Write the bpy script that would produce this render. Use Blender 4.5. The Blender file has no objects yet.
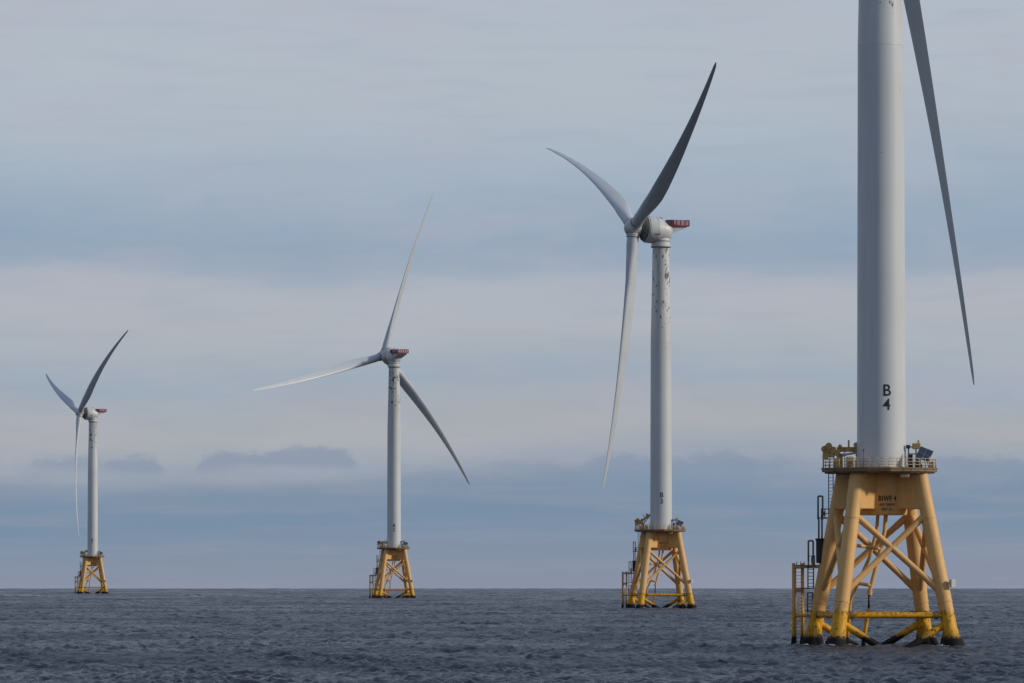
import bpy, bmesh, math, random
import numpy as np
from mathutils import Vector, Matrix

random.seed(4)
R = math.radians
S = bpy.context.scene
COL = S.collection

# ------------------------------------------------------------------ camera
F_PX, EYE_Y, CAM_Z = 6800.0, 577.0, 8.25
EARTH = 5.5e6                          # a little under the true radius: no refraction, horizon where the photo has it
cam_d = bpy.data.cameras.new("camera")
cam = bpy.data.objects.new("camera", cam_d)
COL.objects.link(cam)
cam_d.sensor_width = 36.0
cam_d.lens = 36.0 * F_PX / 1024.0
cam_d.clip_start, cam_d.clip_end = 1.0, 60000.0
cam.location = (0, 0, CAM_Z)
PITCH = math.atan((EYE_Y - 341.5) / F_PX)
cam.rotation_euler = (R(90) + PITCH, 0, 0)
S.camera = cam

# ------------------------------------------------------------------ light
SUN_AZ, SUN_EL = R(101), R(23)          # azimuth clockwise from +Y (view direction)
sun_d = bpy.data.lights.new("sun", 'SUN')
sun_d.energy, sun_d.angle, sun_d.color = 2.35, R(5), (1.0, 0.93, 0.82)
sun = bpy.data.objects.new("sun", sun_d)
COL.objects.link(sun)
to_sun = Vector((math.sin(SUN_AZ) * math.cos(SUN_EL), math.cos(SUN_AZ) * math.cos(SUN_EL), math.sin(SUN_EL)))
sun.rotation_euler = to_sun.to_track_quat('Z', 'Y').to_euler()

S.view_settings.view_transform = 'Standard'
S.view_settings.look = 'None'
S.view_settings.exposure = 0.0
S.view_settings.gamma = 1.0
S.view_settings.use_curve_mapping = False


def lin(c):
    return tuple(((v / 255.0) / 12.92 if v <= 10 else ((v / 255.0 + 0.055) / 1.055) ** 2.4) for v in c)


class NT:
    """Small helper for writing node trees."""
    def __init__(self, tree):
        self.t = tree
        tree.nodes.clear()

    def n(self, kind, ins=None, **props):
        nd = self.t.nodes.new(kind)
        for k, v in props.items():
            setattr(nd, k, v)
        for k, v in (ins or {}).items():
            self.put(nd.inputs[k], v)
        return nd

    def put(self, sock, v):
        if isinstance(v, bpy.types.NodeSocket):
            self.t.links.new(v, sock)
        else:
            sock.default_value = v

    def m(self, op, a, b=0.0, c=None, clamp=False):
        nd = self.n('ShaderNodeMath', operation=op, use_clamp=clamp)
        self.put(nd.inputs[0], a)
        self.put(nd.inputs[1], b)
        if c is not None:
            self.put(nd.inputs[2], c)
        return nd.outputs[0]

    def vm(self, op, a, b):
        nd = self.n('ShaderNodeVectorMath', operation=op)
        self.put(nd.inputs[0], a)
        if op == 'SCALE':
            self.put(nd.inputs['Scale'], b)
        else:
            self.put(nd.inputs[1], b)
        return nd.outputs[0]

    def noise(self, vec, scale, detail=3.0, rough=0.5):
        return self.n('ShaderNodeTexNoise', {'Vector': vec, 'Scale': scale, 'Detail': detail, 'Roughness': rough}).outputs['Fac']

    def ramp(self, fac, stops, interp='LINEAR'):
        nd = self.n('ShaderNodeValToRGB', {'Fac': fac})
        cr = nd.color_ramp
        cr.interpolation = interp
        while len(cr.elements) > 2:
            cr.elements.remove(cr.elements[-1])
        for i, (p, c) in enumerate(stops):
            e = cr.elements[i] if i < 2 else cr.elements.new(p)
            e.position = p
        for e, (p, c) in zip(cr.elements, stops):
            e.position = p
            e.color = (*c, 1.0)
        return nd.outputs['Color']

    def smooth(self, v, a, b):
        nd = self.n('ShaderNodeMapRange', {'Value': v, 'From Min': a, 'From Max': b}, interpolation_type='SMOOTHSTEP')
        return nd.outputs['Result']

    def mix(self, f, a, b):
        nd = self.n('ShaderNodeMix', data_type='RGBA')
        self.put(nd.inputs[0], f)
        self.put(nd.inputs[6], a if isinstance(a, bpy.types.NodeSocket) else (*a, 1.0))
        self.put(nd.inputs[7], b if isinstance(b, bpy.types.NodeSocket) else (*b, 1.0))
        return nd.outputs[2]

    def combine(self, x, y, z):
        return self.n('ShaderNodeCombineXYZ', {'X': x, 'Y': y, 'Z': z}).outputs[0]


# ------------------------------------------------------------------ sky
world = bpy.data.worlds.new("World")
S.world = world
world.use_nodes = True
w = NT(world.node_tree)
sky = w.n('ShaderNodeTexSky', sky_type='NISHITA', sun_disc=False, sun_elevation=SUN_EL, sun_rotation=SUN_AZ)
tc = w.n('ShaderNodeTexCoord')
sep = w.n('ShaderNodeSeparateXYZ', {'Vector': tc.outputs['Generated']})
el = w.m('MULTIPLY', w.m('ARCSINE', sep.outputs['Z']), 180.0 / math.pi)
az = w.m('MULTIPLY', w.m('ARCTAN2', sep.outputs['X'], sep.outputs['Y']), 180.0 / math.pi)
# stratus: layers of elevation, their edges pulled about by noise that is stretched along the horizon
v1 = w.combine(w.m('MULTIPLY', az, 0.16), w.m('MULTIPLY', el, 0.75), 1.7)
v2 = w.combine(w.m('MULTIPLY', az, 0.55), w.m('MULTIPLY', el, 2.6), 8.2)
wob = w.m('ADD', w.m('MULTIPLY', w.m('SUBTRACT', w.noise(v1, 1.0, 3.0), 0.5), 1.0),
          w.m('MULTIPLY', w.m('SUBTRACT', w.noise(v2, 1.0, 6.0, 0.62), 0.5), 0.46))
wob = w.m('MULTIPLY', wob, w.smooth(el, -0.2, 1.3))
tilt = w.m('MULTIPLY', az, -0.012)
elw = w.m('MAXIMUM', w.m('ADD', w.m('ADD', el, wob), tilt), 0.0)
tt = w.m('POWER', w.m('DIVIDE', elw, 90.0), 1 / 3.0)
LAYERS = [(0.0, (137, 146, 166)), (0.12, (134, 146, 167)), (0.30, (128, 145, 168)), (0.50, (119, 143, 168)),
          (0.72, (124, 145, 169)), (0.80, (134, 150, 171)), (0.90, (150, 161, 177)), (1.02, (158, 167, 179)), (1.18, (170, 173, 179)), (1.42, (166, 172, 180)), (1.70, (157, 171, 187)),
          (1.95, (167, 177, 187)), (2.15, (176, 181, 190)), (2.40, (175, 181, 192)), (2.60, (150, 167, 187)),
          (2.9, (143, 165, 188)), (3.3, (157, 174, 192)), (3.8, (173, 185, 198)), (4.4, (178, 189, 201)),
          (5.2, (177, 187, 200)), (8, (158, 170, 190)), (14, (132, 147, 172)), (25, (122, 139, 167)),
          (45, (122, 140, 170)), (90, (128, 147, 178))]
cloud = w.ramp(tt, [((e / 90.0) ** (1 / 3.0), lin(c)) for e, c in LAYERS])
# mottling: warm and cool patches in the layer
v3 = w.combine(w.m('MULTIPLY', az, 0.30), w.m('MULTIPLY', el, 1.1), 3.3)
warm = w.smooth(w.noise(v3, 1.0, 4.0, 0.55), 0.35, 0.68)
cloud = w.mix(w.m('MULTIPLY', w.m('MULTIPLY', warm, w.smooth(el, 0.6, 1.1)), 0.18), cloud, lin((178, 180, 190)))
# finer streaks and faint mauve and greenish patches
v6 = w.combine(w.m('MULTIPLY', az, 0.9), w.m('MULTIPLY', el, 7.0), 6.1)
v7 = w.combine(w.m('MULTIPLY', az, 0.8), w.m('MULTIPLY', el, 2.2), 12.7)
v8 = w.combine(w.m('MULTIPLY', az, 0.8), w.m('MULTIPLY', el, 2.2), 31.3)
low = w.m('MULTIPLY', w.smooth(el, 12.0, 6.0), w.smooth(el, 0.55, 1.05))
cloud = w.mix(w.m('MULTIPLY', low, w.m('MULTIPLY', w.smooth(w.noise(v6, 1.0, 3.0, 0.55), 0.45, 0.78), 0.15)), cloud, lin((138, 152, 176)))
cloud = w.mix(w.m('MULTIPLY', low, w.m('MULTIPLY', w.smooth(w.noise(v7, 1.0, 4.0, 0.6), 0.45, 0.72), 0.27)), cloud, lin((182, 178, 194)))
cloud = w.mix(w.m('MULTIPLY', low, w.m('MULTIPLY', w.smooth(w.noise(v8, 1.0, 4.0, 0.6), 0.45, 0.72), 0.08)), cloud, lin((168, 188, 196)))
v9 = w.combine(w.m('MULTIPLY', az, 0.45), w.m('MULTIPLY', el, 6.5), 17.3)
cloud = w.mix(w.m('MULTIPLY', w.smooth(el, 1.0, 0.6), w.m('MULTIPLY', w.smooth(w.noise(v9, 1.0, 4.0, 0.6), 0.44, 0.70), 0.40)), cloud, lin((150, 155, 172)))
# a row of small dark scud clouds low over the sea, flat below and lumpy above
v4 = w.combine(w.m('MULTIPLY', az, 1.5), w.m('MULTIPLY', el, 2.5), 5.9)
v5 = w.combine(w.m('MULTIPLY', az, 4.2), w.m('MULTIPLY', el, 9.0), 2.4)
SCUD = [(-9.0, 0.0), (-4.15, 0.0), (-3.98, 0.10), (-3.7, 0.10), (-3.45, 0.06), (-3.28, 0.13), (-3.0, 0.13), (-2.86, 0.0), (-2.72, 0.0), (-2.62, 0.13), (-2.3, 0.15),
        (-1.95, 0.16), (-1.7, 0.20), (-1.4, 0.17), (-1.28, 0.02), (-0.95, 0.07), (-0.7, 0.0), (0.5, 0.0), (0.75, 0.11), (1.3, 0.12), (1.9, 0.15), (2.15, 0.03),
        (2.4, 0.0), (3.4, 0.0), (3.6, 0.12), (4.4, 0.10), (9.0, 0.0)]
prof = w.ramp(w.m('DIVIDE', w.m('ADD', az, 9.0), 18.0), [((a + 9.0) / 18.0, (h * 4, h * 4, h * 4)) for a, h in SCUD])
lump = w.m('ADD', w.m('MULTIPLY', w.m('SUBTRACT', w.noise(v4, 1.0, 3.0), 0.5), 0.18), w.m('MULTIPLY', w.m('SUBTRACT', w.noise(v5, 1.0, 6.0, 0.68), 0.5), 0.26))
hgt = w.m('ADD', w.m('MULTIPLY', prof, 0.25), lump)
base = w.m('ADD', 0.915, w.m('MULTIPLY', w.m('SUBTRACT', w.noise(v4, 0.7, 3.0), 0.5), 0.16))
above = w.smooth(w.m('SUBTRACT', el, base), -0.06, 0.04)
below = w.smooth(w.m('SUBTRACT', w.m('ADD', base, hgt), el), -0.015, 0.065)
scud = w.m('MULTIPLY', w.m('MULTIPLY', above, below), w.smooth(prof, 0.05, 0.42))
cloud = w.mix(w.m('MULTIPLY', scud, 0.62), cloud, lin((131, 147, 172)))
cloud10 = w.vm('SCALE', cloud, 10.0)
skymix = w.mix(0.965, sky.outputs['Color'], cloud10)
bg = w.n('ShaderNodeBackground', {'Color': skymix, 'Strength': 0.1})
out = w.n('ShaderNodeOutputWorld', {'Surface': bg.outputs[0]})


# ------------------------------------------------------------------ materials
def mat(name):
    m_ = bpy.data.materials.new(name)
    m_.use_nodes = True
    t = NT(m_.node_tree)
    tcn = t.n('ShaderNodeTexCoord')
    t.obj = tcn.outputs['Object']
    sp = t.n('ShaderNodeSeparateXYZ', {'Vector': t.obj})
    t.x, t.y, t.z = sp.outputs
    t.rnd = t.n('ShaderNodeObjectInfo').outputs['Random']
    return m_, t


def finish(t, color, rough=0.5, metal=0.0, bump=None, bstr=0.3, bdist=0.02, spec=0.5, normal=None):
    b = t.n('ShaderNodeBsdfPrincipled')
    t.put(b.inputs['Base Color'], color if isinstance(color, bpy.types.NodeSocket) else (*color, 1.0))
    t.put(b.inputs['Roughness'], rough)
    t.put(b.inputs['Metallic'], metal)
    t.put(b.inputs['Specular IOR Level'], spec)
    if bump is not None:
        bn = t.n('ShaderNodeBump', {'Height': bump, 'Strength': bstr, 'Distance': bdist})
        t.put(b.inputs['Normal'], bn.outputs[0])
    t.n('ShaderNodeOutputMaterial', {'Surface': b.outputs[0]})
    return b


def paint(name, base, dirt, amt=0.5, rough=0.5, scale=0.6, streak=5.0):
    m_, t = mat(name)
    v = t.n('ShaderNodeMapping', {'Vector': t.obj, 'Scale': (1, 1, 1.0 / streak)}).outputs[0]
    n1 = t.noise(v, scale, 5.0, 0.6)
    f = t.m('MULTIPLY', t.smooth(n1, 0.45, 0.75), amt)
    finish(t, t.mix(f, base, dirt), rough, bump=t.noise(t.obj, 3.0, 3.0), bstr=0.08)
    return m_


# tower: white gel paint with faint section bands and oil spots thrown down from the yaw bearing
def tower_paint():
    m_, t = mat("tower_white_paint")
    off = t.vm('ADD', t.obj, t.combine(t.m('MULTIPLY', t.rnd, 70.0), t.m('MULTIPLY', t.rnd, 31.0), 0.0))
    st = t.n('ShaderNodeMapping', {'Vector': off, 'Scale': (1.2, 1.2, 0.05)}).outputs[0]
    streak = t.smooth(t.noise(st, 1.0, 5.0, 0.65), 0.48, 0.78)
    c = t.mix(t.m('MULTIPLY', streak, 0.34), (0.61, 0.625, 0.62), (0.40, 0.39, 0.355))
    blot = t.smooth(t.noise(off, 0.11, 3.0), 0.4, 0.7)
    c = t.mix(t.m('MULTIPLY', blot, 0.22), c, (0.50, 0.49, 0.45))
    # the upper section is a shade whiter
    c = t.mix(t.m('MULTIPLY', t.smooth(t.z, 72.4, 72.7), 0.25), c, (0.72, 0.72, 0.70))
    # oily grime run down from the yaw bearing, heavier on some turbines than on others
    run = t.m('MULTIPLY', t.smooth(t.noise(t.n('ShaderNodeMapping', {'Vector': off, 'Scale': (0.55, 0.55, 0.035)}).outputs[0], 1.0, 5.0, 0.6), 0.40, 0.66), t.smooth(t.z, 52.0, 96.0))
    c = t.mix(t.m('MULTIPLY', run, 0.55), c, (0.30, 0.265, 0.20))
    # foot of the tower: tan light reflected off the deck, painted into the colour
    foot = t.m('MULTIPLY', t.smooth(t.z, 24.0, 21.4), t.m('MULTIPLY', t.noise(off, 0.9, 4.0), 0.6))
    c = t.mix(foot, c, (0.50, 0.44, 0.36))
    sv = t.n('ShaderNodeMapping', {'Vector': off, 'Scale': (1.0, 1.0, 0.62)}).outputs[0]
    spot = t.noise(sv, 1.15, 4.5, 0.64)
    patch = t.smooth(t.noise(off, 0.20, 2.0), 0.40, 0.66)
    grow = t.m('MULTIPLY', t.smooth(t.z, 58.0, 92.0), 0.175)
    thr = t.m('SUBTRACT', 0.785, t.m('ADD', grow, t.m('MULTIPLY', patch, 0.085)))
    sp = t.smooth(t.m('SUBTRACT', spot, thr), 0.0, 0.03)
    c = t.mix(t.m('MULTIPLY', sp, 0.88), c, (0.045, 0.04, 0.035))
    rough = t.m('ADD', 0.38, t.m('MULTIPLY', streak, 0.15))
    finish(t, c, rough, bump=t.noise(off, 0.7, 3.0), bstr=0.05)
    return m_


# jacket: tan anti-corrosion paint, yellow splash zone, black marine growth at the waterline, rust
def jacket_paint():
    m_, t = mat("jacket_paint")
    off = t.vm('ADD', t.obj, t.combine(t.m('MULTIPLY', t.rnd, 50.0), 0.0, 0.0))
    st = t.n('ShaderNodeMapping', {'Vector': off, 'Scale': (1.4, 1.4, 0.22)}).outputs[0]
    n1 = t.noise(st, 1.0, 5.0, 0.62)
    n2 = t.noise(off, 2.3, 4.0, 0.6)
    tan = t.mix(t.m('MULTIPLY', t.smooth(n1, 0.45, 0.72), 0.42), (0.74, 0.425, 0.150), (0.58, 0.30, 0.092))
    tan = t.mix(t.m('MULTIPLY', t.smooth(n2, 0.60, 0.74), 0.35), tan, (0.25, 0.12, 0.045))
    yel = t.mix(t.smooth(n1, 0.42, 0.70), (0.76, 0.38, 0.012), (0.54, 0.25, 0.012))
    zz = t.m('ADD', t.z, t.m('MULTIPLY', t.m('SUBTRACT', n2, 0.5), 0.35))
    c = t.mix(t.smooth(zz, 4.45, 4.15), tan, yel)
    rust = t.m('MULTIPLY', t.smooth(t.m('ADD', n2, t.m('MULTIPLY', t.smooth(t.z, 3.72, 3.95), t.m('MULTIPLY', t.smooth(t.z, 4.35, 4.05), 0.10))), 0.56, 0.64), t.smooth(t.z, 6.5, 3.0))
    c = t.mix(t.m('MULTIPLY', rust, 0.75), c, (0.10, 0.035, 0.012))
    brown = t.m('MULTIPLY', t.smooth(t.m('ADD', t.z, t.m('MULTIPLY', n1, 1.6)), 2.9, 1.5), 0.75)
    c = t.mix(brown, c, (0.10, 0.055, 0.014))
    grow = t.smooth(t.m('ADD', t.z, t.m('MULTIPLY', t.m('SUBTRACT', n2, 0.5), 1.6)), 1.35, 0.95)
    c = t.mix(grow, c, (0.009, 0.008, 0.007))
    finish(t, c, t.m('ADD', t.m('ADD', 0.42, t.m('MULTIPLY', n2, 0.25)), t.m('MULTIPLY', grow, 0.3)), spec=0.35, bump=t.noise(off, 5.0, 4.0), bstr=0.25, bdist=0.03)
    return m_


def blade_paint():
    m_, t = mat("blade_grey_paint")
    st = t.noise(t.obj, 0.22, 4.0, 0.6)
    c = t.mix(t.m('MULTIPLY', t.smooth(st, 0.45, 0.75), 0.30), (0.56, 0.585, 0.60), (0.40, 0.415, 0.42))
    finish(t, c, 0.42)
    return m_


M = {
    'tower': tower_paint(),
    'jacket': jacket_paint(),
    'blade': blade_paint(),
    'generator': paint("generator_grey", (0.16, 0.155, 0.145), (0.05, 0.045, 0.04), 0.8, 0.5, 1.2, 1.0),
    'nacelle': paint("nacelle_white_paint", (0.60, 0.60, 0.575), (0.30, 0.28, 0.24), 0.65, 0.45, 0.5, 3.0),
    'dark': paint("dark_machinery", (0.030, 0.032, 0.036), (0.07, 0.06, 0.05), 0.5, 0.6, 1.0, 1.0),
    'maroon': paint("helideck_dark_red", (0.055, 0.012, 0.020), (0.03, 0.01, 0.012), 0.5, 0.5, 0.8, 1.0),
    'red': paint("helideck_red", (0.22, 0.035, 0.055), (0.10, 0.02, 0.03), 0.5, 0.5, 0.8, 1.0),
    'pink': paint("helideck_faded_panel", (0.42, 0.24, 0.28), (0.30, 0.11, 0.15), 0.6, 0.5, 0.6, 1.0),
    'deck': paint("deck_dirty_tan", (0.26, 0.165, 0.08), (0.07, 0.045, 0.025), 0.9, 0.7, 0.7, 1.0),
    'rail': paint("galvanised_rail", (0.56, 0.43, 0.26), (0.24, 0.15, 0.08), 0.7, 0.6, 0.9, 2.0),
    'crane': paint("crane_ochre_paint", (0.54, 0.33, 0.10), (0.13, 0.075, 0.045), 0.9, 0.55, 1.7, 1.0),
    'steel': paint("brown_ladder_steel", (0.17, 0.12, 0.085), (0.07, 0.045, 0.03), 0.8, 0.6, 1.0, 2.0),
    'grey': paint("grey_cabinet_paint", (0.33, 0.33, 0.32), (0.16, 0.14, 0.12), 0.6, 0.55, 1.0, 2.0),
    'black': paint("black_marking_paint", (0.012, 0.012, 0.014), (0.03, 0.028, 0.026), 0.6, 0.6, 1.2, 1.0),
    'brown': paint("faded_dark_brown_marking", (0.055, 0.028, 0.014), (0.12, 0.06, 0.03), 0.7, 0.7, 1.8, 1.0),
    'orange': paint("orange_red_marking", (0.30, 0.075, 0.03), (0.16, 0.05, 0.02), 0.7, 0.7, 1.8, 1.0),
    'white': paint("white_box_paint", (0.56, 0.55, 0.50), (0.36, 0.33, 0.28), 0.5, 0.5, 1.0, 2.0),
    'drum': paint("black_drum_rubber", (0.018, 0.022, 0.024), (0.04, 0.04, 0.035), 0.5, 0.55, 1.0, 1.0),
}
m_, t = mat("solar_cells")
cell = t.n('ShaderNodeTexBrick', {'Vector': t.obj, 'Color1': (0.018, 0.035, 0.070, 1), 'Color2': (0.022, 0.045, 0.085, 1), 'Mortar': (0.10, 0.12, 0.15, 1),
                                  'Scale': 4.0, 'Mortar Size': 0.02})
finish(t, cell.outputs['Color'], 0.18)
M['solar'] = m_


# ------------------------------------------------------------------ mesh helpers
class MB:
    def __init__(self):
        self.bm = bmesh.new()

    def tube(self, p0, p1, r0, r1=None, seg=12, caps=True):
        r1 = r0 if r1 is None else r1
        p0, p1 = Vector(p0), Vector(p1)
        d = (p1 - p0).normalized()
        q = d.to_track_quat('Z', 'Y').to_matrix()
        rings = []
        for p, r in ((p0, r0), (p1, r1)):
            rings.append([self.bm.verts.new(p + q @ Vector((r * math.cos(a), r * math.sin(a), 0)))
                          for a in (2 * math.pi * k / seg for k in range(seg))])
        for k in range(seg):
            f = self.bm.faces.new((rings[0][k], rings[0][(k + 1) % seg], rings[1][(k + 1) % seg], rings[1][k]))
            f.smooth = True
        if caps:
            self.bm.faces.new(rings[0][::-1])
            self.bm.faces.new(rings[1])
        return self

    def path(self, pts, r, seg=10):
        """One tube swept through points (radius r, or one per point)."""
        pts = [Vector(p) for p in pts]
        rs = r if isinstance(r, (list, tuple)) else [r] * len(pts)
        rings = []
        for i, p in enumerate(pts):
            d = (pts[min(i + 1, len(pts) - 1)] - pts[max(i - 1, 0)]).normalized()
            ref = Vector((0, 1, 0)) if abs(d.y) < 0.9 else Vector((1, 0, 0))
            a = d.cross(ref).normalized()
            b = d.cross(a)
            rings.append([self.bm.verts.new(p + rs[i] * (math.cos(k) * a + math.sin(k) * b)) for k in (2 * math.pi * j / seg for j in range(seg))])
        for A, B in zip(rings[:-1], rings[1:]):
            for k in range(seg):
                f = self.bm.faces.new((A[k], A[(k + 1) % seg], B[(k + 1) % seg], B[k]))
                f.smooth = True
        self.bm.faces.new(rings[0][::-1])
        self.bm.faces.new(rings[-1])
        return self

    def box(self, c, s, rot=None, bevel=0.0):
        mt = Matrix.Translation(Vector(c)) @ (rot.to_4x4() if rot else Matrix.Identity(4)) @ Matrix.Diagonal((*s, 1.0))
        g = bmesh.ops.create_cube(self.bm, size=1.0, matrix=mt)
        if bevel:
            es = list({e for v in g['verts'] for e in v.link_edges})
            bmesh.ops.bevel(self.bm, geom=es, offset=bevel, segments=2, affect='EDGES', profile=0.5)
        return self

    def lathe(self, prof, seg=48, frame=None, sx=1.0, sy=1.0):
        """prof: list of (radius, height along axis)."""
        frame = frame or Matrix.Identity(4)
        rings = []
        for r, z in prof:
            rings.append([self.bm.verts.new(frame @ Vector((sx * r * math.cos(a), sy * r * math.sin(a), z))) for a in (2 * math.pi * k / seg for k in range(seg))])
        for A, B in zip(rings[:-1], rings[1:]):
            for k in range(seg):
                f = self.bm.faces.new((A[k], A[(k + 1) % seg], B[(k + 1) % seg], B[k]))
                f.smooth = True
        self.bm.faces.new(rings[0][::-1])
        self.bm.faces.new(rings[-1])
        return self

    def prism(self, poly, z0, z1):
        lo = [self.bm.verts.new((x, y, z0)) for x, y in poly]
        hi = [self.bm.verts.new((x, y, z1)) for x, y in poly]
        n = len(poly)
        for k in range(n):
            self.bm.faces.new((lo[k], lo[(k + 1) % n], hi[(k + 1) % n], hi[k]))
        self.bm.faces.new(lo[::-1])
        self.bm.faces.new(hi)
        return self

    def hexa(self, lo, hi):
        a = [self.bm.verts.new(p) for p in lo]
        b = [self.bm.verts.new(p) for p in hi]
        for k in range(4):
            self.bm.faces.new((a[k], a[(k + 1) % 4], b[(k + 1) % 4], b[k]))
        self.bm.faces.new(a[::-1])
        self.bm.faces.new(b)
        return self

    def mesh(self, name, material, smooth_angle=35):
        bmesh.ops.recalc_face_normals(self.bm, faces=self.bm.faces[:])
        for e in self.bm.edges:
            if len(e.link_faces) == 2 and e.calc_face_angle(0) > R(smooth_angle):
                e.smooth = False
        me = bpy.data.meshes.new(name)
        self.bm.to_mesh(me)
        self.bm.free()
        me.materials.append(M[material])
        return me

    def build(self, name, material, parent, label=None):
        return link(name, self.mesh(name, material), parent, label)


def link(name, me, parent=None, label=None):
    o = bpy.data.objects.new(name, me)
    COL.objects.link(o)
    o.parent = parent
    if label:
        o['label'] = label
    return o


# ------------------------------------------------------------------ sea
# (depth of each turbine, its pixel column) -> position on the curved sea
PLACES = {4: (8.30, 881.5), 3: (3.69, 661.0), 2: (2.36, 394.0), 1: (1.755, 92.8)}
POS = {}
for k_, (s_, px_) in PLACES.items():
    D = F_PX / s_
    X = (px_ - 512.0) / s_
    POS[k_] = Vector((X, D, -(D * D + X * X) / (2 * EARTH)))
BETA = {k_: math.atan2(p.x, p.y) for k_, p in POS.items()}
ROOT_RZ = -BETA[4]

ALPHA = R(32.3)
LEG_DIRS = [Vector((math.cos(a), math.sin(a), 0)) for a in (-ALPHA, -ALPHA + R(90), -ALPHA + R(180), -ALPHA + R(270))]   # near right, far right, far left, near left
SLOPE = (10.08 - 5.45) / 20.7


def leg_at(i, z):
    v = LEG_DIRS[i] * (10.08 - SLOPE * z)
    return Vector((v.x, v.y, z))


def build_sea():
    rng = np.random.default_rng(11)
    rows = [1.0, 30, 60, 100, 150, 200, 250]
    r = 300.0
    while r < 15500:
        rows.append(r)
        r += max(0.38, 0.0010 * r) if r < 3500 else 0.0024 * r
    rows = np.array(rows)
    dth = 0.0165
    fine = np.arange(-6.0, 6.0001, dth)
    coarse = []
    a, st = 6.0, dth
    while a < 178:
        st = min(st * 1.5, 6.0)
        a += st
        coarse.append(min(a, 180.0))
    coarse = np.array([c for c in coarse if c < 180.0])
    ang = np.concatenate([-coarse[::-1], fine, coarse, [180.0]])
    dang = np.gradient(ang)
    A = np.radians(ang)
    RR, AA = np.meshgrid(rows, A, indexing='ij')
    X, Y = RR * np.sin(AA), RR * np.cos(AA)
    dr = np.gradient(rows)
    sp = np.maximum(np.repeat(dr[:, None], len(ang), 1), RR * np.radians(np.abs(dang))[None, :])
    H = np.zeros_like(X)
    DX, DY = np.zeros_like(X), np.zeros_like(X)
    RX, RY = np.sin(A)[None, :], np.cos(A)[None, :]
    DRr, DTt = np.repeat(dr[:, None], len(ang), 1), RR * np.radians(np.abs(dang))[None, :]
    lam = np.exp(rng.uniform(np.log(0.75), np.log(13.0), 84))
    th = rng.normal(R(18), R(48), 84)
    ph = rng.uniform(0, 2 * np.pi, 84)
    sl = 0.44 * np.sqrt(2.0 / 84) * np.where(lam > 5, 0.40, np.where(lam > 3, 0.62, 1.0))
    lam = np.concatenate([lam, np.exp(rng.uniform(np.log(40.0), np.log(110.0), 12))])
    th = np.concatenate([th, rng.normal(R(20), R(40), 12)])
    ph = np.concatenate([ph, rng.uniform(0, 2 * np.pi, 12)])
    sl = np.concatenate([sl, 2 * np.pi / lam[-12:] * 0.10])
    for l, t_, p, s_ in zip(lam, th, ph, sl):
        k = 2 * np.pi / l
        step = k * np.maximum(DRr * np.abs(RX * np.cos(t_) + RY * np.sin(t_)), DTt * np.abs(RY * np.cos(t_) - RX * np.sin(t_)))
        att = np.clip((2.4 - step) / 1.2, 0, 1) * (s_ / k)
        pha = k * (X * np.cos(t_) + Y * np.sin(t_)) + p
        if l > 39:
            att = att * np.clip((RR - 1600) / 1500, 0, 1)              # only resolved where it shapes the horizon
        H += att * np.sin(pha)
        q_ = att * np.cos(pha) * 0.8
        DX += q_ * np.cos(t_)
        DY += q_ * np.sin(t_)
    sig = H[rows > 320][:, 200:-200].std()
    # waves come in groups: some patches of water stand steeper than others
    env = np.zeros_like(X)
    for l_ in np.exp(rng.uniform(np.log(14.0), np.log(70.0), 10)):
        a_ = rng.uniform(0, 2 * np.pi)
        env += np.sin(2 * np.pi / l_ * (X * np.cos(a_) + Y * np.sin(a_)) + rng.uniform(0, 6.28))
    env = np.clip(0.95 + 0.08 * env, 0.7, 1.22)
    H, DX, DY = H * env, DX * env, DY * env
    X, Y = X + DX, Y + DY
    foam = np.clip((H / sig - 3.3) / 0.4, 0, 1)
    gate = (np.sin(X * .113 + Y * .031 + 1.3) * np.sin(X * .047 - Y * .023 + .4) + 0.5 * np.sin(X * .9 + Y * .2)) > 0.55
    foam = foam * gate
    leg_foam = np.zeros_like(X)
    Zc = -(RR ** 2) / (2 * EARTH)
    for k_, p in POS.items():
        c, s_ = math.cos(ROOT_RZ), math.sin(ROOT_RZ)
        for i in range(4):
            v = leg_at(i, 0.0)
            lx, ly = p.x + c * v.x - s_ * v.y, p.y + s_ * v.x + c * v.y
            dx, dy = X - lx, Y - ly
            d = np.sqrt(dx * dx + dy * dy)
            wob_ = np.sin(X * 2.1 + Y * 1.3) + np.sin(Y * 2.9 - X * 1.1 + 2.0) + .7 * np.sin(5.3 * X + 1.0)
            leg_foam = np.maximum(leg_foam, np.clip(1 - np.abs(d - 1.4) / 1.5, 0, 1) * np.clip(wob_ - 0.1, 0, 1))
    foam = np.maximum(foam, leg_foam)
    Z = Zc + H + 0.32 * leg_foam
    n, m = X.shape
    idx = np.arange(n * m).reshape(n, m)
    nxt = np.roll(idx, -1, axis=1)
    q = np.stack([idx[:-1], nxt[:-1], nxt[1:], idx[1:]], -1).reshape(-1, 4)[:, ::-1]
    me = bpy.data.meshes.new("sea")
    me.vertices.add(n * m)
    me.vertices.foreach_set("co", np.stack([X, Y, Z], -1).astype(np.float32).ravel())
    nq = len(q)
    me.loops.add(nq * 4)
    me.loops.foreach_set("vertex_index", q.astype(np.int32).ravel())
    me.polygons.add(nq)
    me.polygons.foreach_set("loop_start", (np.arange(nq) * 4).astype(np.int32))
    me.polygons.foreach_set("use_smooth", np.ones(nq, dtype=bool))
    me.update(calc_edges=True)
    at = me.attributes.new("foam", 'FLOAT', 'POINT')
    at.data.foreach_set("value", foam.astype(np.float32).ravel())
    m_, t = mat("sea_water")
    fa = t.n('ShaderNodeAttribute', attribute_name="foam").outputs['Fac']
    v = t.n('ShaderNodeMapping', {'Vector': t.obj, 'Scale': (1.0, 0.8, 1.0)}).outputs[0]
    b1 = t.noise(v, 1.0, 5.0, 0.68)
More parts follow.
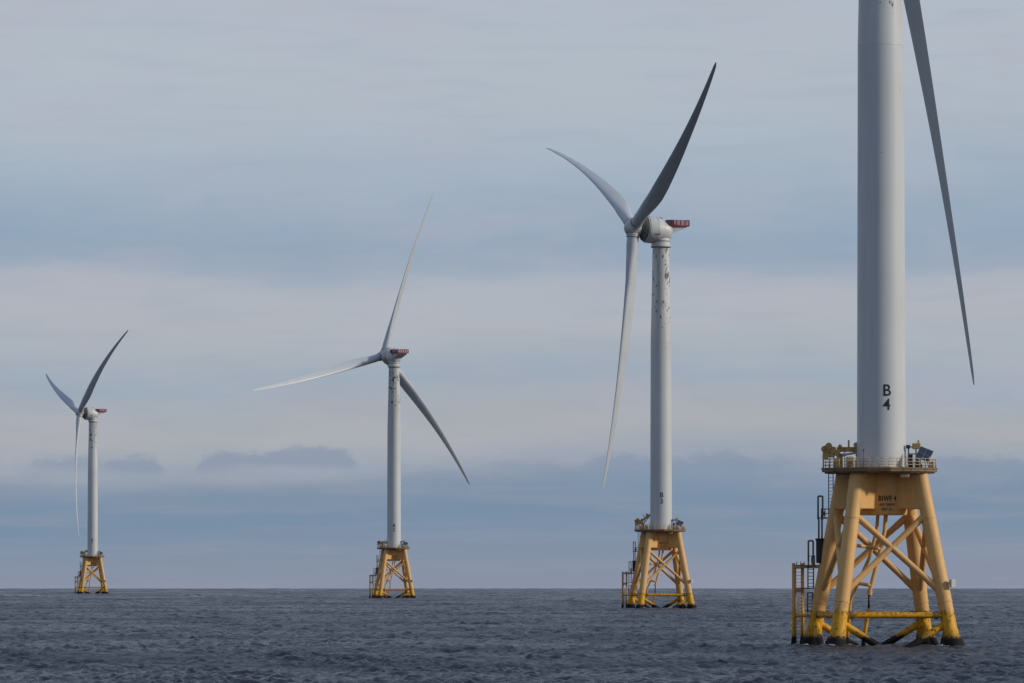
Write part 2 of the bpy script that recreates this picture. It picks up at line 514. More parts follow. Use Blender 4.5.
    b2 = t.noise(v, 0.15, 3.0, 0.55)
    gust = t.smooth(t.m('ADD', t.m('MULTIPLY', t.noise(t.obj, 0.010, 3.0, 0.6), 0.6), t.m('MULTIPLY', t.noise(t.obj, 0.05, 3.0, 0.6), 0.4)), 0.36, 0.64)
    hgt_ = t.m('MULTIPLY', t.m('ADD', b1, t.m('MULTIPLY', b2, 2.0)), t.m('ADD', 0.7, t.m('MULTIPLY', gust, 0.6)))
    bn = t.n('ShaderNodeBump', {'Height': hgt_, 'Strength': 1.0, 'Distance': 0.58})
    rgh = t.m('ADD', 0.21, t.m('MULTIPLY', gust, 0.13))
    b = t.n('ShaderNodeBsdfPrincipled', {'Base Color': (0.006, 0.010, 0.018, 1), 'Roughness': rgh, 'IOR': 1.333, 'Normal': bn.outputs[0]})
    fo = t.n('ShaderNodeBsdfDiffuse', {'Color': (0.62, 0.64, 0.66, 1)})
    fmask = t.m('MULTIPLY', fa, t.smooth(t.noise(t.obj, 1.6, 4.0, 0.65), 0.38, 0.6), clamp=True)
    mx = t.n('ShaderNodeMixShader', {0: fmask, 1: b.outputs[0], 2: fo.outputs[0]})
    t.n('ShaderNodeOutputMaterial', {'Surface': mx.outputs[0]})
    me.materials.append(m_)
    o = link("sea", me)
    o['kind'] = 'structure'
    return o


build_sea()

# ------------------------------------------------------------------ turbine dimensions
DECK_Z, TOWER_TOP, HUB_Z, TILT = 21.35, 98.3, 102.4, R(5)
TOWER_PROF = [(2.95, 21.30), (2.93, 30.0), (2.86, 50.0), (2.78, 72.45), (2.40, 90.0), (2.27, TOWER_TOP)]


def tower_r(z):
    for (r0, z0), (r1, z1) in zip(TOWER_PROF[:-1], TOWER_PROF[1:]):
        if z0 <= z <= z1:
            return r0 + (r1 - r0) * (z - z0) / (z1 - z0)
    return 2.95


def text_on_cylinder(parts, name, material, parent, radius, az0, bold=0.03):
    """parts: (string, glyph height, centre z, width factor). Letters wrapped on a vertical cylinder, facing -Y turned by az0."""
    bm = bmesh.new()
    for s_, gh, zc, wf in parts:
        cu = bpy.data.curves.new("lettering", 'FONT')
        cu.body = s_
        cu.align_x = 'CENTER'
        cu.offset = bold
        cu.space_character = 1.12
        to = bpy.data.objects.new("lettering", cu)
        COL.objects.link(to)
        dg = bpy.context.evaluated_depsgraph_get()
        me = bpy.data.meshes.new_from_object(to.evaluated_get(dg))
        b2 = bmesh.new()
        b2.from_mesh(me)
        ys = [v.co.y for v in b2.verts]
        k = gh / max(1e-6, max(ys) - min(ys))
        y0 = min(ys)
        for v in b2.verts:
            v.co = Vector((v.co.x * k * wf, (v.co.y - y0) * k + zc - gh / 2, 0))
        xs = [v.co.x for v in b2.verts]
        x = min(xs) + 0.12
        while x < max(xs):
            bmesh.ops.bisect_plane(b2, geom=b2.verts[:] + b2.edges[:] + b2.faces[:], plane_co=(x, 0, 0), plane_no=(1, 0, 0))
            x += 0.12
        tmp = bpy.data.meshes.new("lettering")
        b2.to_mesh(tmp)
        b2.free()
        bm.from_mesh(tmp)
        bpy.data.meshes.remove(tmp)
        bpy.data.objects.remove(to)
        bpy.data.curves.remove(cu)
        bpy.data.meshes.remove(me)
    for v in bm.verts:
        rr = radius(v.co.y) if callable(radius) else radius
        a = v.co.x / rr + az0
        v.co = Vector((math.sin(a) * (rr + 0.025), -math.cos(a) * (rr + 0.025), v.co.y))
    mb = MB()
    mb.bm.free()
    mb.bm = bm
    return mb.build(name, material, parent)


# ------------------------------------------------------------------ parts shared by all turbines
def build_foundation(root):
    """Jacket, transition piece and deck; returns the crane boom (it is raised differently on each turbine)."""
    legs = []
    for i in range(4):
        mb = MB()
        zs = [20.75, 15.6, 15.5, 6.0, 5.6, 4.3, 2.2, 1.2, 0.5, -0.4, -5.0]
        rs = [0.89, 0.88, 0.90, 0.90, 0.89, 0.88, 0.90, 1.02, 1.25, 1.36, 1.30]
        # lumpy growth near the water
        pts = [leg_at(i, z) for z in zs]
        mb.path(pts, rs, seg=28)
        for v in mb.bm.verts:
            if v.co.z < 1.4:
                c = leg_at(i, v.co.z)
                k = 1 + 0.12 * math.sin(v.co.x * 5.1 + i) * math.sin(v.co.z * 4.0 + v.co.y * 3.0 + i)
                v.co.x, v.co.y = c.x + (v.co.x - c.x) * k, c.y + (v.co.y - c.y) * k
        leg = mb.build('leg', 'jacket', root)
        legs.append(leg)
        for z in (15.35, 5.35):
            MB().tube(leg_at(i, z + 0.12), leg_at(i, z - 0.12), 0.935, seg=28).build('weld_collar', 'jacket', leg)
    # faces of the jacket: i -> j
    for i in range(4):
        j = (i + 1) % 4
        for a, b in ((i, j), (j, i)):
            p0, p1 = leg_at(a, 16.0), leg_at(b, 6.3)
            rr = 0.385 if a == i else 0.375
            n_ = (p1 - p0).normalized()
            MB().path([p0, p0 + n_ * 2.3, p0 + n_ * 2.45, p1 - n_ * 2.45, p1 - n_ * 2.3, p1], [rr * 1.1, rr * 1.1, rr, rr, rr * 1.1, rr * 1.1], seg=18).build('cross_brace', 'jacket', root)
            q0, q1 = leg_at(a, 3.0), leg_at(b, -6.4)
            e = q0.lerp(q1, 0.48)
            MB().path([q0, q0.lerp(e, 0.45), e], [0.42, 0.43, 0.52], seg=16).build('lower_brace', 'jacket', root)
        h = MB().tube(leg_at(i, 3.75), leg_at(j, 3.75), 0.37, seg=16).build('horizontal_brace', 'jacket', root)
        for t_ in (0.105, 0.895):
            c = leg_at(i, 3.75).lerp(leg_at(j, 3.75), t_)
            d = (LEG_DIRS[j] - LEG_DIRS[i]).normalized()
            MB().tube(c - d * 0.2, c + d * 0.2, 0.50, seg=14).build('clamp', 'steel', h)
    # transition piece: centre column and four tapering box girders out to the legs
    tp = MB().lathe([(2.96, 15.75), (3.1, 15.95), (3.1, 20.9)], seg=56).build('transition_column', 'jacket', root)
    for i in range(4):
        u = LEG_DIRS[i]
        p = Vector((-u.y, u.x, 0))
        r_in, w_in, w_out = 1.6, 0.98, 0.92
        zt, zb = 20.82, 16.45
        rt, rb = 5.42, 6.36
        mb = MB()
        mb.hexa([u * r_in - p * w_in + Vector((0, 0, zb)), u * rb - p * w_out + Vector((0, 0, zb)),
                 u * rb + p * w_out + Vector((0, 0, zb)), u * r_in + p * w_in + Vector((0, 0, zb))],
                [u * r_in - p * w_in + Vector((0, 0, zt)), u * rt - p * w_out + Vector((0, 0, zt)),
                 u * rt + p * w_out + Vector((0, 0, zt)), u * r_in + p * w_in + Vector((0, 0, zt))])
        bmesh.ops.bevel(mb.bm, geom=[e for e in mb.bm.edges], offset=0.16, segments=3, affect='EDGES', profile=0.5)
        mb.build('box_girder', 'jacket', root)
    # deck
    poly = []
    for k in range(16):
        a = R(11.25 + 22.5 * k)
        r = 7.05
        poly.append((r * math.cos(a) - 0.25, r * math.sin(a)))
    dk = MB().prism(poly, 20.95, DECK_Z)
    poly2 = [(x * 0.955, y * 0.955) for x, y in poly]
    dk.prism(poly2, 20.76, 20.947)
    deck = dk.build('deck', 'deck', root)
    MB().prism([(x * 1.012 - .002, y * 1.012) for x, y in poly], DECK_Z - 0.10, DECK_Z + 0.08).build('kick_rim', 'deck', deck)
    for ang, rr in ((R(-40), 5.4), (R(-62), 5.9), (R(-120), 5.6), (R(-150), 5.2)):
        MB().box((rr * math.cos(ang), rr * math.sin(ang), 20.45), (1.1, 0.5, 0.45), bevel=0.05).build('underdeck_box', 'rail', deck)
    rl = MB()
    n = 40
    rp = []
    for k in range(n):
        a = 2 * math.pi * k / n
        rp.append(Vector((6.8 * math.cos(a) - 0.25, 6.8 * math.sin(a), DECK_Z)))
    for k in range(n):
        p, q = rp[k], rp[(k + 1) % n]
        rl.tube(p, p + Vector((0, 0, 1.18)), 0.045, seg=6)
        for hh in (0.42, 0.80, 1.16):
            rl.tube(p + Vector((0, 0, hh)), q + Vector((0, 0, hh)), 0.038, seg=6)
    rl.build('railing', 'rail', deck)

    # crane on the left of the deck
    cy = 1.4
    cr = MB()
    cr.lathe([(0.55, DECK_Z), (0.55, DECK_Z + 0.15), (0.40, DECK_Z + 0.2), (0.36, 22.9), (0.48, 22.95), (0.48, 23.2)], seg=20,
             frame=Matrix.Translation((-5.05, cy, 0)))
    crane = cr.build('crane', 'crane', root)
    hd = MB()
    hd.box((-6.3, cy, 23.45), (1.5, 1.2, 1.3), Matrix.Rotation(R(8), 3, 'Y'), bevel=0.12)
    hd.tube((-6.35, cy - 0.75, 24.1), (-6.35, cy + 0.75, 24.1), 0.42, seg=16)
    hd.tube((-6.9, cy - 0.6, 23.75), (-6.9, cy + 0.6, 23.75), 0.38, seg=16)
    hd.box((-6.75, cy - 0.2, 22.75), (0.75, 0.8, 0.5), bevel=0.06)
    hd.box((-5.4, cy - 0.1, 23.3), (0.9, 0.9, 0.75), bevel=0.08)
    hd.box((-5.15, cy - 0.55, 22.55), (0.5, 0.35, 0.8), bevel=0.04)
    hd.build('winch_head', 'crane', crane)
    bm_ = MB()                                                       # modelled about its pivot
    bm_.box((1.3, 0, 0.08), (2.8, 0.5, 0.6), bevel=0.05)
    bm_.box((2.75, 0, 0.02), (0.5, 0.55, 0.6), bevel=0.05)
    bm_.box((1.35, 0, 0.75), (0.22, 0.22, 0.9))
    bm_.tube((2.25, -0.3, 0.62), (2.25, 0.3, 0.62), 0.33, seg=14)
    bm_.tube((0.3, -0.25, 0.45), (0.3, 0.25, 0.45), 0.24, seg=14)
    boom = bm_.build('boom', 'crane', crane)
    boom.location = (-5.3, cy, 23.62)
    ram = MB().tube((0.3, -0.1, -0.65), (2.5, -0.1, -0.28), 0.15, seg=10)
    ram.tube((0.25, -0.1, -0.66), (1.0, -0.1, -0.53), 0.21, seg=10)
    ram.build('ram', 'white', crane).parent = boom
    hk = MB().tube((2.85, 0, -0.2), (2.35, -0.1, -1.75), 0.10, seg=8)
    hk.box((2.3, -0.1, -1.9), (0.3, 0.25, 0.35))
    hk.build('hook_line', 'dark', boom)
    # deck equipment beside the crane
    wm = MB().box((-3.75, -3.1, DECK_Z + 0.72), (0.95, 0.8, 1.44), bevel=0.14).build('deck_locker', 'rail', root)
    MB().tube((-3.75, -3.40, DECK_Z + 0.55), (-3.75, -3.62, DECK_Z + 0.55), 0.32, seg=16).build('hatch', 'steel', wm)
    MB().box((-3.0, -2.9, DECK_Z + 0.5), (0.42, 0.6, 1.0), bevel=0.05).build('deck_locker', 'grey', root)
    MB().box((-5.3, -2.6, DECK_Z + 0.6), (0.7, 0.6, 1.2), bevel=0.05).build('deck_locker', 'crane', root)
    for x, y, hh in ((-2.15, -4.6, 2.1), (-3.0, -4.3, 1.5), (-6.2, -1.6, 1.9), (-5.7, -2.6, 1.7), (-4.4, -3.9, 2.0)):
        lp = MB().tube((x, y, DECK_Z), (x, y, DECK_Z + hh), 0.055, seg=6).build('deck_lamp_post', 'steel', root)
        MB().box((x, y, DECK_Z + hh + 0.08), (0.22, 0.18, 0.22)).build('lamp_head', 'steel', lp)
    # equipment on the right: rack, lamp head, dark batteries, solar panel
    rk = MB()
    for x in (3.25, 4.15):
        rk.box((x, -1.0, 22.7), (0.16, 0.16, 2.7))
        rk.box((x, 0.1, 22.5), (0.16, 0.16, 2.3))
    for z in (22.05, 23.1, 23.95):
        rk.box((3.7, -1.0, z), (0.75, 0.14, 0.14))
    rack = rk.build('equipment_rack', 'steel', root)
    for c, d in (((3.45, -0.5, 22.5), (0.62, 0.6, 1.05)), ((4.35, -0.7, 22.45), (0.55, 0.6, 1.2)), ((3.5, -0.6, 21.7), (0.66, 0.5, 0.55)), ((4.45, -0.8, 21.68), (0.9, 0.6, 0.5))):
        MB().box(c, d, bevel=0.04).build('battery_box', 'dark', rack)
    MB().box((3.2, -1.1, 23.97), (0.5, 0.4, 0.45), bevel=0.05).build('lamp_head', 'dark', rack)
    MB().box((4.2, -0.9, 24.05), (1.0, 0.6, 0.72), bevel=0.08).tube((4.45, -0.9, 24.3), (4.45, -0.9, 24.75), 0.14, seg=8).build('horn_box', 'crane', rack)
    rot = Matrix.Rotation(R(22), 3, 'Y') @ Matrix.Rotation(R(-10), 3, 'Z') @ Matrix.Rotation(R(60), 3, 'X')
    c = Vector((5.15, -2.4, 23.05))
    frame = MB().box(c, (1.72, 1.72, 0.06), rot).build('solar_panel', 'grey', root)
    for x in (-0.55, 0.55):
        MB().tube(c + rot @ Vector((x, 0.3, -0.05)), Vector((c.x + x, c.y + 0.35, DECK_Z)), 0.06, seg=6).build('panel_leg', 'rail', frame)
        MB().tube(c + rot @ Vector((x, -0.6, -0.05)), Vector((c.x + x, c.y - 0.4, DECK_Z)), 0.055, seg=6).build('panel_leg', 'rail', frame)
    for sx in (-1, 1):
        for sy in (-1, 1):
            MB().box(c + rot @ Vector((sx * 0.42, sy * 0.42, 0.04)), (0.76, 0.76, 0.03), rot).build('solar_module', 'solar', frame)
    MB().box((5.95, -1.8, DECK_Z + 0.45), (0.55, 0.5, 0.9), bevel=0.04).build('deck_cabinet', 'rail', root)
    MB().tube((5.75, -2.9, DECK_Z), (5.75, -2.9, DECK_Z + 1.35), 0.08, seg=8).build('bollard_post', 'rail', root)

    # boat landing on the far left leg
    u, p = LEG_DIRS[2], Vector((LEG_DIRS[2].y, -LEG_DIRS[2].x, 0))
    if p.x < 0:
        p = -p
    o_ = u * 12.0
    Z = lambda z: Vector((0, 0, z))
    def level(z, arms):
        bl = MB().tube(o_ - p * 0.98 + Z(z), o_ + p * 0.98 + Z(z), 0.17, seg=10)
        if arms:
            for s_ in (-1, 1):
                bl.tube(o_ + p * s_ * 0.98 + Z(z), leg_at(2, z) + p * s_ * 0.35, 0.19, seg=10)
        return bl
    landing = level(9.55, True).build('boat_landing', 'jacket', root)
    level(6.65, False).build('landing_beam', 'jacket', landing)
    level(3.65, True).build('landing_beam', 'jacket', landing)
    for s_ in (-1, 1):
        MB().path([o_ + p * s_ * 0.98 + Z(z) for z in (10.0, 6, 2, 1.2, 0.4, -4)], [0.21, 0.21, 0.22, 0.24, 0.33, 0.34], seg=14).build('landing_post', 'jacket', landing)
    ang = math.atan2(u.y, u.x)
    rz = Matrix.Rotation(ang, 3, 'Z')
    MB().box(u * 10.4 + Z(9.72), (2.9, 2.2, 0.12), rz).build('landing_grating', 'steel', landing)
    MB().box(u * 10.9 + Z(6.95), (1.7, 1.7, 0.14), rz).build('landing_grating', 'steel', landing)
    for k in range(5):
        q = u * (9.3 + 0.55 * k) - p * 1.05
        MB().tube(q + Z(9.70), q + Z(10.2), 0.055, seg=6).build('grating_post', 'rail', landing)

    def ladder(base, z0, z1, width, name, material, parent, r=0.06, step=0.42, top=True):
        mb = MB()
        d = p * width * 0.5 * 0.35 + Vector((width * 0.5, 0, 0)) * 0.9
        for s_ in (-1, 1):
            mb.tube(base + d * s_ + Z(z0), base + d * s_ + Z(z1), r, seg=6)
        z = z0 + 0.25
        while z < z1 - 0.1:
            mb.tube(base - d + Z(z), base + d + Z(z), r * 0.55, seg=6)
            z += step
        if top:
            mb.tube(base - d + Z(z1), base + d + Z(z1), r, seg=6)
        return mb.build(name, material, parent)
    pxm = lambda px: (px - 881.5) / 8.30
    lx = lambda px, y=4.6: Vector((pxm(px), y, 0))
    ladder(lx(798.5, 6.2), -1.0, 9.6, 0.75, 'ladder', 'jacket', landing, 0.055)
    ladder(lx(810.2), 6.9, 9.7, 0.62, 'ladder', 'steel', landing, 0.08)
    ladder(lx(809.5), 4.0, 6.4, 0.55, 'ladder', 'steel', landing, 0.09)
    al = MB()
    for x0, x1, z0, z1 in ((807.9, 812.7, 9.7, 12.7), (817.7, 822.3, 15.3, 18.1)):
        for x in (x0, x1):
            al.tube(lx(x) + Z(z0), lx(x) + Z(z1), 0.11, seg=8)
        al.tube(lx(x0) + Z(z1), lx(x1) + Z(z1), 0.11, seg=8)
    for x in (818.4, 821.6):
        al.tube(lx(x) + Z(12.9), lx(x) + Z(15.6), 0.11, seg=8)
    al.box(lx(826.3) + Z(15.45), (1.55, 1.3, 0.16))
    al.tube(lx(821) + Z(16.55), lx(832) + Z(16.55), 0.07, seg=6)
    al.tube(lx(821) + Z(16.0), lx(832) + Z(16.0), 0.06, seg=6)
    for x in (821, 824.5, 828.5, 832):
        al.tube(lx(x) + Z(15.5), lx(x) + Z(16.6), 0.06, seg=6)
    al.box(lx(823.3, 4.2) + Z(16.0), (0.45, 0.4, 0.5))
    al.tube(lx(829) + Z(15.45), leg_at(2, 15.45), 0.12, seg=8)
    for x in (811.5, 814.2):
        al.tube(lx(x) + Z(9.7), lx(x) + Z(10.9), 0.06, seg=6)
    al.tube(lx(808) + Z(10.85), lx(815) + Z(10.85), 0.05, seg=6)
    al.box(lx(812) + Z(10.3), (0.35, 0.4, 0.7))
    acc = al.build('access_frame', 'steel', root)
    ladder(lx(830.6), 15.5, 21.0, 0.50, 'ladder', 'steel', acc, 0.06)
    MB().lathe([(0.42, 10.0), (0.45, 10.2), (0.46, 12.75), (0.56, 12.8), (0.56, 12.98), (0.2, 13.0)], seg=22,
               frame=Matrix.Translation(lx(819.4, 4.0))).build('safety_drum', 'drum', acc)

    # J-tubes that carry the cable down inside the jacket
    def P(px, py, y):
        return Vector((pxm(px), y, (645.2 - py) / 8.30))
    jt = MB()
    jt.path([P(886, 511, -0.8), P(884.5, 530, -1.0), P(880, 550, -1.2), P(869.3, 591, -1.6)], 0.25, seg=12)
    jt.tube(P(869.6, 590, -1.6), P(869.0, 594, -1.6), 0.36, seg=14)
    jt.path([P(868.4, 608, -1.7), P(863.3, 640, -2.2), P(862.3, 655, -2.3)], [0.24, 0.24, 0.34], seg=12)
    for a, b in (((853, 541.5), (879, 548)), ((852, 580), (870, 584.5))):
        q = P(b[0], b[1], -1.4)
        g = leg_at(3, q.z + 0.5)
        jt.tube(g, q, 0.21, seg=10)
    j = jt.build('cable_tube', 'jacket', root)
    MB().path([P(869.0, 593, -1.6), P(868.3, 609, -1.7)], 0.13, seg=8).build('export_cable', 'black', j)
    MB().path([P(878, 511, 0.5), P(876.5, 530, 0.6), P(869.5, 556, 0.9), P(850, 600, 1.2), P(846, 650, 1.2)], 0.21, seg=12).build('cable_tube', 'jacket', root)
    q = leg_at(0, 7.55)
    wb = MB().box((8.45, q.y - 0.75, 7.55), (0.68, 0.42, 0.95), Matrix.Rotation(R(38), 3, 'Z'), bevel=0.04)
    wb.box((8.0, q.y - 0.45, 7.55), (0.4, 0.4, 0.3))
    wb.build('junction_box', 'white', root)
    return boom


def build_tower(root):
    prof = []
    for (r0, z0), (r1, z1) in zip(TOWER_PROF[:-1], TOWER_PROF[1:]):
        for k in range(6):
            prof.append((r0 + (r1 - r0) * k / 6, z0 + (z1 - z0) * k / 6))
    prof.append(TOWER_PROF[-1])
    tw = MB().lathe(prof, seg=96).build('tower', 'tower', root)
    for z in (72.45,):
        r = tower_r(z)
        MB().lathe([(r + 0.003, z - 0.06), (r + 0.009, z - 0.04), (r + 0.009, z + 0.04), (r + 0.003, z + 0.06)], seg=96).build('flange_seam', 'tower', tw)
    fb = MB().lathe([(3.12, 21.34), (3.12, 21.60), (2.9, 21.62)], seg=72).build('base_flange', 'rail', tw)
    return tw


def build_nacelle(root):
    """Local frame: upwind is -X, origin on the tower axis at hub height."""
    fr = Matrix.Rotation(TILT, 4, 'Y') @ Matrix.Rotation(R(-90), 4, 'Y')        # lathe axis +Z -> -X, nose up
    prof = [(0.6, -3.0), (1.7, -2.9), (2.5, -2.35), (3.0, -1.2), (3.25, 0.0), (3.4, 1.2), (3.45, 1.6), (3.62, 1.65), (3.66, 2.2), (3.66, 4.3),
            (3.50, 4.6), (3.1, 4.65)]
    nb = MB().lathe(prof, seg=56, frame=fr)
    # yaw housing under the body
    nb.lathe([(2.32, TOWER_TOP - HUB_Z - 0.25), (2.62, TOWER_TOP - HUB_Z - 0.2), (2.62, TOWER_TOP - HUB_Z + 0.25), (2.50, TOWER_TOP - HUB_Z + 0.3), (2.50, -1.6), (2.2, -0.2)], seg=48)
    nac = nb.build('nacelle', 'nacelle', root)
    nac.location = (0, 0, HUB_Z)
    g = MB()
    g.lathe([(3.0, 4.6), (3.3, 4.66), (3.2, 5.1), (2.5, 5.5), (2.0, 6.0), (1.8, 6.6)], seg=56, frame=fr)
    g.build('generator_ring', 'generator', nac)
    MB().lathe([(2.72, TOWER_TOP - HUB_Z - 0.42), (2.72, TOWER_TOP - HUB_Z - 0.22)], seg=48).build('yaw_bearing', 'dark', nac)
    MB().lathe([(2.56, -2.9), (2.56, -2.72)], seg=48).build('yaw_seam', 'dark', nac)
    for s_, r_ in ((4.28, 3.68), (2.15, 3.68), (1.72, 3.64)):
        MB().lathe([(r_ - 0.03, s_ - 0.05), (r_, s_ - 0.03), (r_, s_ + 0.03), (r_ - 0.03, s_ + 0.05)], seg=56, frame=fr).build('panel_seam', 'generator', nac)
    MB().box((-2.2, -3.30, -0.7), (1.5, 0.35, 1.0), Matrix.Rotation(R(-14), 3, 'X'), bevel=0.06).build('vent', 'generator', nac)
    MB().box((-0.6, 3.30, -0.6), (1.8, 0.35, 1.0), Matrix.Rotation(R(14), 3, 'X'), bevel=0.06).build('vent', 'generator', nac)
    MB().box((-2.0, 0.0, 3.62), (1.6, 1.6, 0.3), bevel=0.08).build('roof_hatch', 'nacelle', nac)
    # rear bracket that carries the winching deck
    bk = MB()
    bk.hexa([(0.6, -2.0, -1.6), (0.6, 2.0, -1.6), (0.6, 2.0, 2.2), (0.6, -2.0, 2.2)],
            [(6.6, -2.2, 0.85), (6.6, 2.2, 0.85), (6.6, 2.2, 1.15), (6.6, -2.2, 1.15)])
    bk.build('deck_bracket', 'nacelle', nac)
    hd = MB()
    hd.box((4.25, 0, 1.28), (6.2, 5.2, 0.2))
    deckm = hd.build('helideck', 'red', nac)
    x0, x1, yw = 1.2, 7.3, 2.55
    z0, z1 = 1.38, 2.85
    fe = MB()
    pts = [(x0, -yw), (x1, -yw), (x1, yw), (x0, yw)]
    for (ax, ay), (bx, by) in zip(pts, pts[1:] + pts[:1]):
        n = 5
        for k in range(n):
            x, y = ax + (bx - ax) * k / n, ay + (by - ay) * k / n
            fe.box((x, y, (z0 + z1) / 2), (0.16, 0.16, z1 - z0))
        for z in (z0 + 0.1, z1):
            fe.tube((ax, ay, z), (bx, by, z), 0.10, seg=6)
    fe.build('deck_fence', 'red', deckm)
    for y in (-yw, yw):
        MB().box((5.2, y * 0.985, 2.12), (4.0, 0.05, 1.15)).build('fence_panel', 'pink', deckm)
        MB().box((2.1, y * 0.985, 2.10), (1.6, 0.06, 1.3)).build('fence_gate_panel', 'maroon', deckm)
    MB().box((x1 - 0.04, 0, 2.12), (0.05, 4.8, 1.15)).build('fence_panel', 'pink', deckm)
    MB().box((x0 + 0.04, 0, 2.10), (0.06, 4.8, 1.3)).build('fence_gate_panel', 'maroon', deckm)
    MB().tube((0.2, 1.2, 2.9), (0.2, 1.2, 4.2), 0.06, seg=6).build('wind_sensor_mast', 'grey', nac)
    MB().box((0.2, 0, 3.4), (0.5, 0.5, 0.6), bevel=0.06).build('aviation_lamp', 'grey', nac)
    return nac


def copy_tree(o, parent):
    c = o.copy()
    COL.objects.link(c)
    c.parent = parent
    made = [c]
    for ch in list(o.children):
        made += copy_tree(ch, c)
    return made


# ------------------------------------------------------------------ rotor
def rotor_frame(phi, toward, dbeta):
    sg = -1.0 if toward else 1.0
    a0 = Vector((-math.cos(phi), sg * math.sin(phi), 0))
    h = Vector((math.sin(phi), sg * math.cos(phi), 0))
    rz = Matrix.Rotation(-dbeta, 3, 'Z')
    a0, h = rz @ a0, rz @ h
    up = Vector((0, 0, 1))
    return a0, a0 * math.cos(TILT) + up * math.sin(TILT), up * math.cos(TILT) - a0 * math.sin(TILT), h


CHORD = [(0.0, 3.2), (0.04, 3.2), (0.08, 3.25), (0.14, 3.9), (0.20, 4.15), (0.26, 4.1), (0.40, 3.45), (0.6, 2.35), (0.8, 1.5), (0.92, 1.05), (0.98, 0.75), (1.0, 0.3)]
THICK = [(0.0, 1.0), (0.05, 1.0), (0.10, 0.80), (0.16, 0.52), (0.24, 0.36), (0.4, 0.26), (0.7, 0.19), (1.0, 0.16)]


def interp(tab, x):
    for (x0, y0), (x1, y1) in zip(tab[:-1], tab[1:]):
        if x <= x1:
            return y0 + (y1 - y0) * (x - x0) / (x1 - x0)
    return tab[-1][1]


def build_blade(root, hub, fr, theta, pitch, b_out, b_in, length, flip=1.0, pre=0.0):
    a0, a, u, h = fr
    d = u * math.cos(theta) + h * math.sin(theta)
    e = -u * math.sin(theta) + h * math.cos(theta)
    N, K = 44, 28
    bm = bmesh.new()
    rings = []
    for i in range(N + 1):
        t_ = i / N
        s_ = 1.6 + (length - 1.6) * t_
        q = s_ / length
        c = hub + d * s_ + a * (b_out * q ** 2.2 + pre * 4 * q * (1 - q)) + e * (b_in * q ** 2.2)
        tan = (d * length + (a * b_out + e * b_in) * 2.2 * q ** 1.2).normalized()
        p = pitch + R(10) * (1 - min(1, t_ / 0.7)) * flip
        cd = e * math.cos(p) + a * math.sin(p)
        cd = (cd - tan * cd.dot(tan)).normalized()
        td = tan.cross(cd)
        ch, th = interp(CHORD, t_), interp(THICK, t_)
        rd = min(1.0, max(0.0, (t_ - 0.05) / 0.14))                # circle -> aerofoil
        ring = []
        for k in range(K):
            g = 2 * math.pi * k / K
            xc = 0.5 * math.cos(g)
            y_c = 0.5 * th * math.sin(g)
            xx = (math.cos(g) + 1) / 2                              # 0 leading edge .. 1 trailing edge
            yf = 5 * th * (0.2969 * math.sqrt(xx) - 0.126 * xx - 0.3516 * xx ** 2 + 0.2843 * xx ** 3 - 0.1015 * xx ** 4)
            y_a = yf * (1 if math.sin(g) >= 0 else -0.75)
            x_a = xx - 0.32
            x, y = xc * (1 - rd) + x_a * rd, y_c * (1 - rd) + y_a * rd
            ring.append(bm.verts.new(c + cd * (x * ch * flip) + td * (y * ch)))
        rings.append(ring)
    for A, B in zip(rings[:-1], rings[1:]):
        for k in range(K):
            f = bm.faces.new((A[k], A[(k + 1) % K], B[(k + 1) % K], B[k]))
            f.smooth = True
    bm.faces.new(rings[0][::-1])
    bm.faces.new(rings[-1])
    mb = MB()
    mb.bm.free()
    mb.bm = bm
    return link('blade', mb.mesh('blade', 'blade', 75), root)


def build_hub(root, hub, fr, thetas):
    a0, a, u, h = fr
    rot = a.to_track_quat('Z', 'Y').to_matrix().to_4x4()
    f = Matrix.Translation(hub) @ rot
    mb = MB().lathe([(1.7, -1.9), (2.15, -1.6), (2.35, -0.8), (2.40, 0.2), (2.25, 1.1), (1.75, 1.9), (1.0, 2.4), (0.3, 2.55)], seg=40, frame=f)
    ho = mb.build('hub', 'nacelle', root)
    for th in thetas:
        d = u * math.cos(th) + h * math.sin(th)
        MB().path([hub + d * 0.6, hub + d * 2.0, hub + d * 2.05, hub + d * 2.55], [1.85, 1.85, 1.74, 1.74], seg=30).build('blade_collar', 'nacelle', ho)
        MB().tube(hub + d * 2.42, hub + d * 2.6, 1.78, seg=30).build('blade_bearing', 'generator', ho)
    return ho


# ------------------------------------------------------------------ the four turbines
SPECS = {
    4: dict(phi=80, toward=False, th=(167.1, 287.1, 47.1), bends=((0, 2.3), (0, 2), (0, 2)), pre=0, pitch=77, L=72.8, mark=R(13), boom=0, flip=-1),
    3: dict(phi=21.6, toward=True, th=(-61.8, 58.2, 178.2), bends=((2.5, -9.0), (3.0, -4.0), (1.0, 7.0)), pre=0, pitch=-69, L=70.8, mark=R(5), boom=-38, flip=1),
    2: dict(phi=57.3, toward=False, th=(12.8, 132.8, 252.8), bends=((-2, 3.9), (2.7, 7.2), (-11.5, 6.6)), pre=0, pitch=29, L=73.0, mark=R(6), boom=0, flip=1),
    1: dict(phi=21.1, toward=True, th=(-70.5, 49.5, 169.5), bends=((-2.5, 0.5), (-4.0, 0.5), (-1.0, 0.5)), pre=2.0, pitch=-40, L=71.5, mark=R(3), boom=-20, flip=1),
}
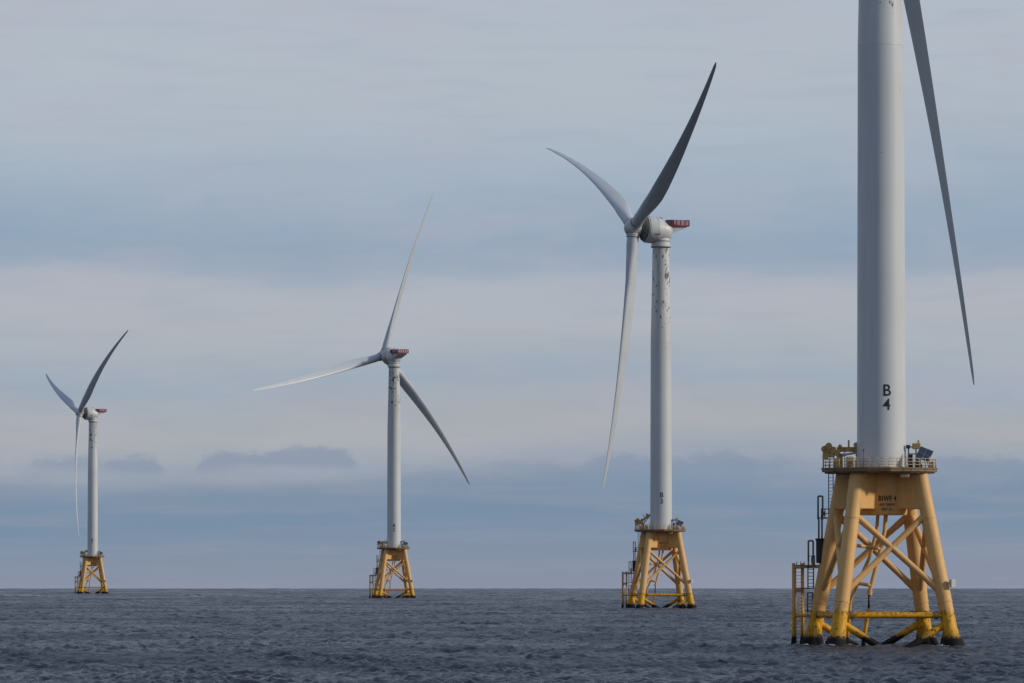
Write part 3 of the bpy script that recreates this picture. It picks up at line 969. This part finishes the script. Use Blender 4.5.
LABELS = {
    4: 'nearest white wind turbine on tan jacket, marked B 4, its top out of frame',
    3: 'white wind turbine with oil spots under its nacelle, marked B 3, on tan jacket',
    2: 'white wind turbine whose one blade stretches out level to the left, on small tan jacket',
    1: 'farthest and smallest white wind turbine, all blades bent, on bright yellow jacket at left',
}


def finish_turbine(k, root, nac):
    sp = SPECS[k]
    phi, dbeta = R(sp['phi']), BETA[k] - BETA[4]
    fr = rotor_frame(phi, sp['toward'], dbeta)
    a0 = fr[0]
    nac.rotation_euler = (0, 0, math.atan2(-a0.y, -a0.x))
    hub = Vector((0, 0, HUB_Z)) + fr[1] * 8.0
    th = [R(x) for x in sp['th']]
    build_hub(root, hub, fr, th)
    for th_, (bo, bi) in zip(th, sp['bends']):
        build_blade(root, hub, fr, th_, R(sp['pitch']), bo, bi, sp['L'], sp['flip'], sp['pre'])
    tower = [c for c in root.children if c.name.startswith('tower')][0]
    text_on_cylinder([('B', 1.38, 30.75, 0.95), (str(k), 1.38, 29.05, 0.95)], 'tower_marking', 'black', tower, tower_r, sp['mark'], 0.012)
    col = [c for c in root.children if c.name.startswith('transition_column')][0]
    text_on_cylinder([('BIWF %d' % k, 0.68, 17.75, 0.74), ('AIR DRAFT', 0.32, 17.0, 0.86), ('FEET 72.1', 0.32, 16.42, 0.80)], 'name_marking',
                     'orange' if k == 3 else 'brown', col, 3.1, R(13.5))


def root_for(k):
    o = bpy.data.objects.new('wind_turbine', None)
    COL.objects.link(o)
    o.empty_display_size = 5
    o.location = POS[k]
    o.rotation_euler = (0, 0, ROOT_RZ)
    o['label'] = LABELS[k]
    o['category'] = 'wind turbine'
    o['group'] = 'offshore wind turbines in a row'
    return o


first = root_for(4)
boom4 = build_foundation(first)
build_tower(first)
nac4 = build_nacelle(first)
shared = list(first.children)
for k in (3, 2, 1):
    r_ = root_for(k)
    nac = None
    for ch in shared:
        made = copy_tree(ch, r_)
        for c in made:
            if c.name.startswith('nacelle'):
                nac = c
            if c.name.startswith('boom'):
                c.rotation_euler = (0, R(SPECS[k]['boom']), 0)
    finish_turbine(k, r_, nac)
finish_turbine(4, first, nac4)
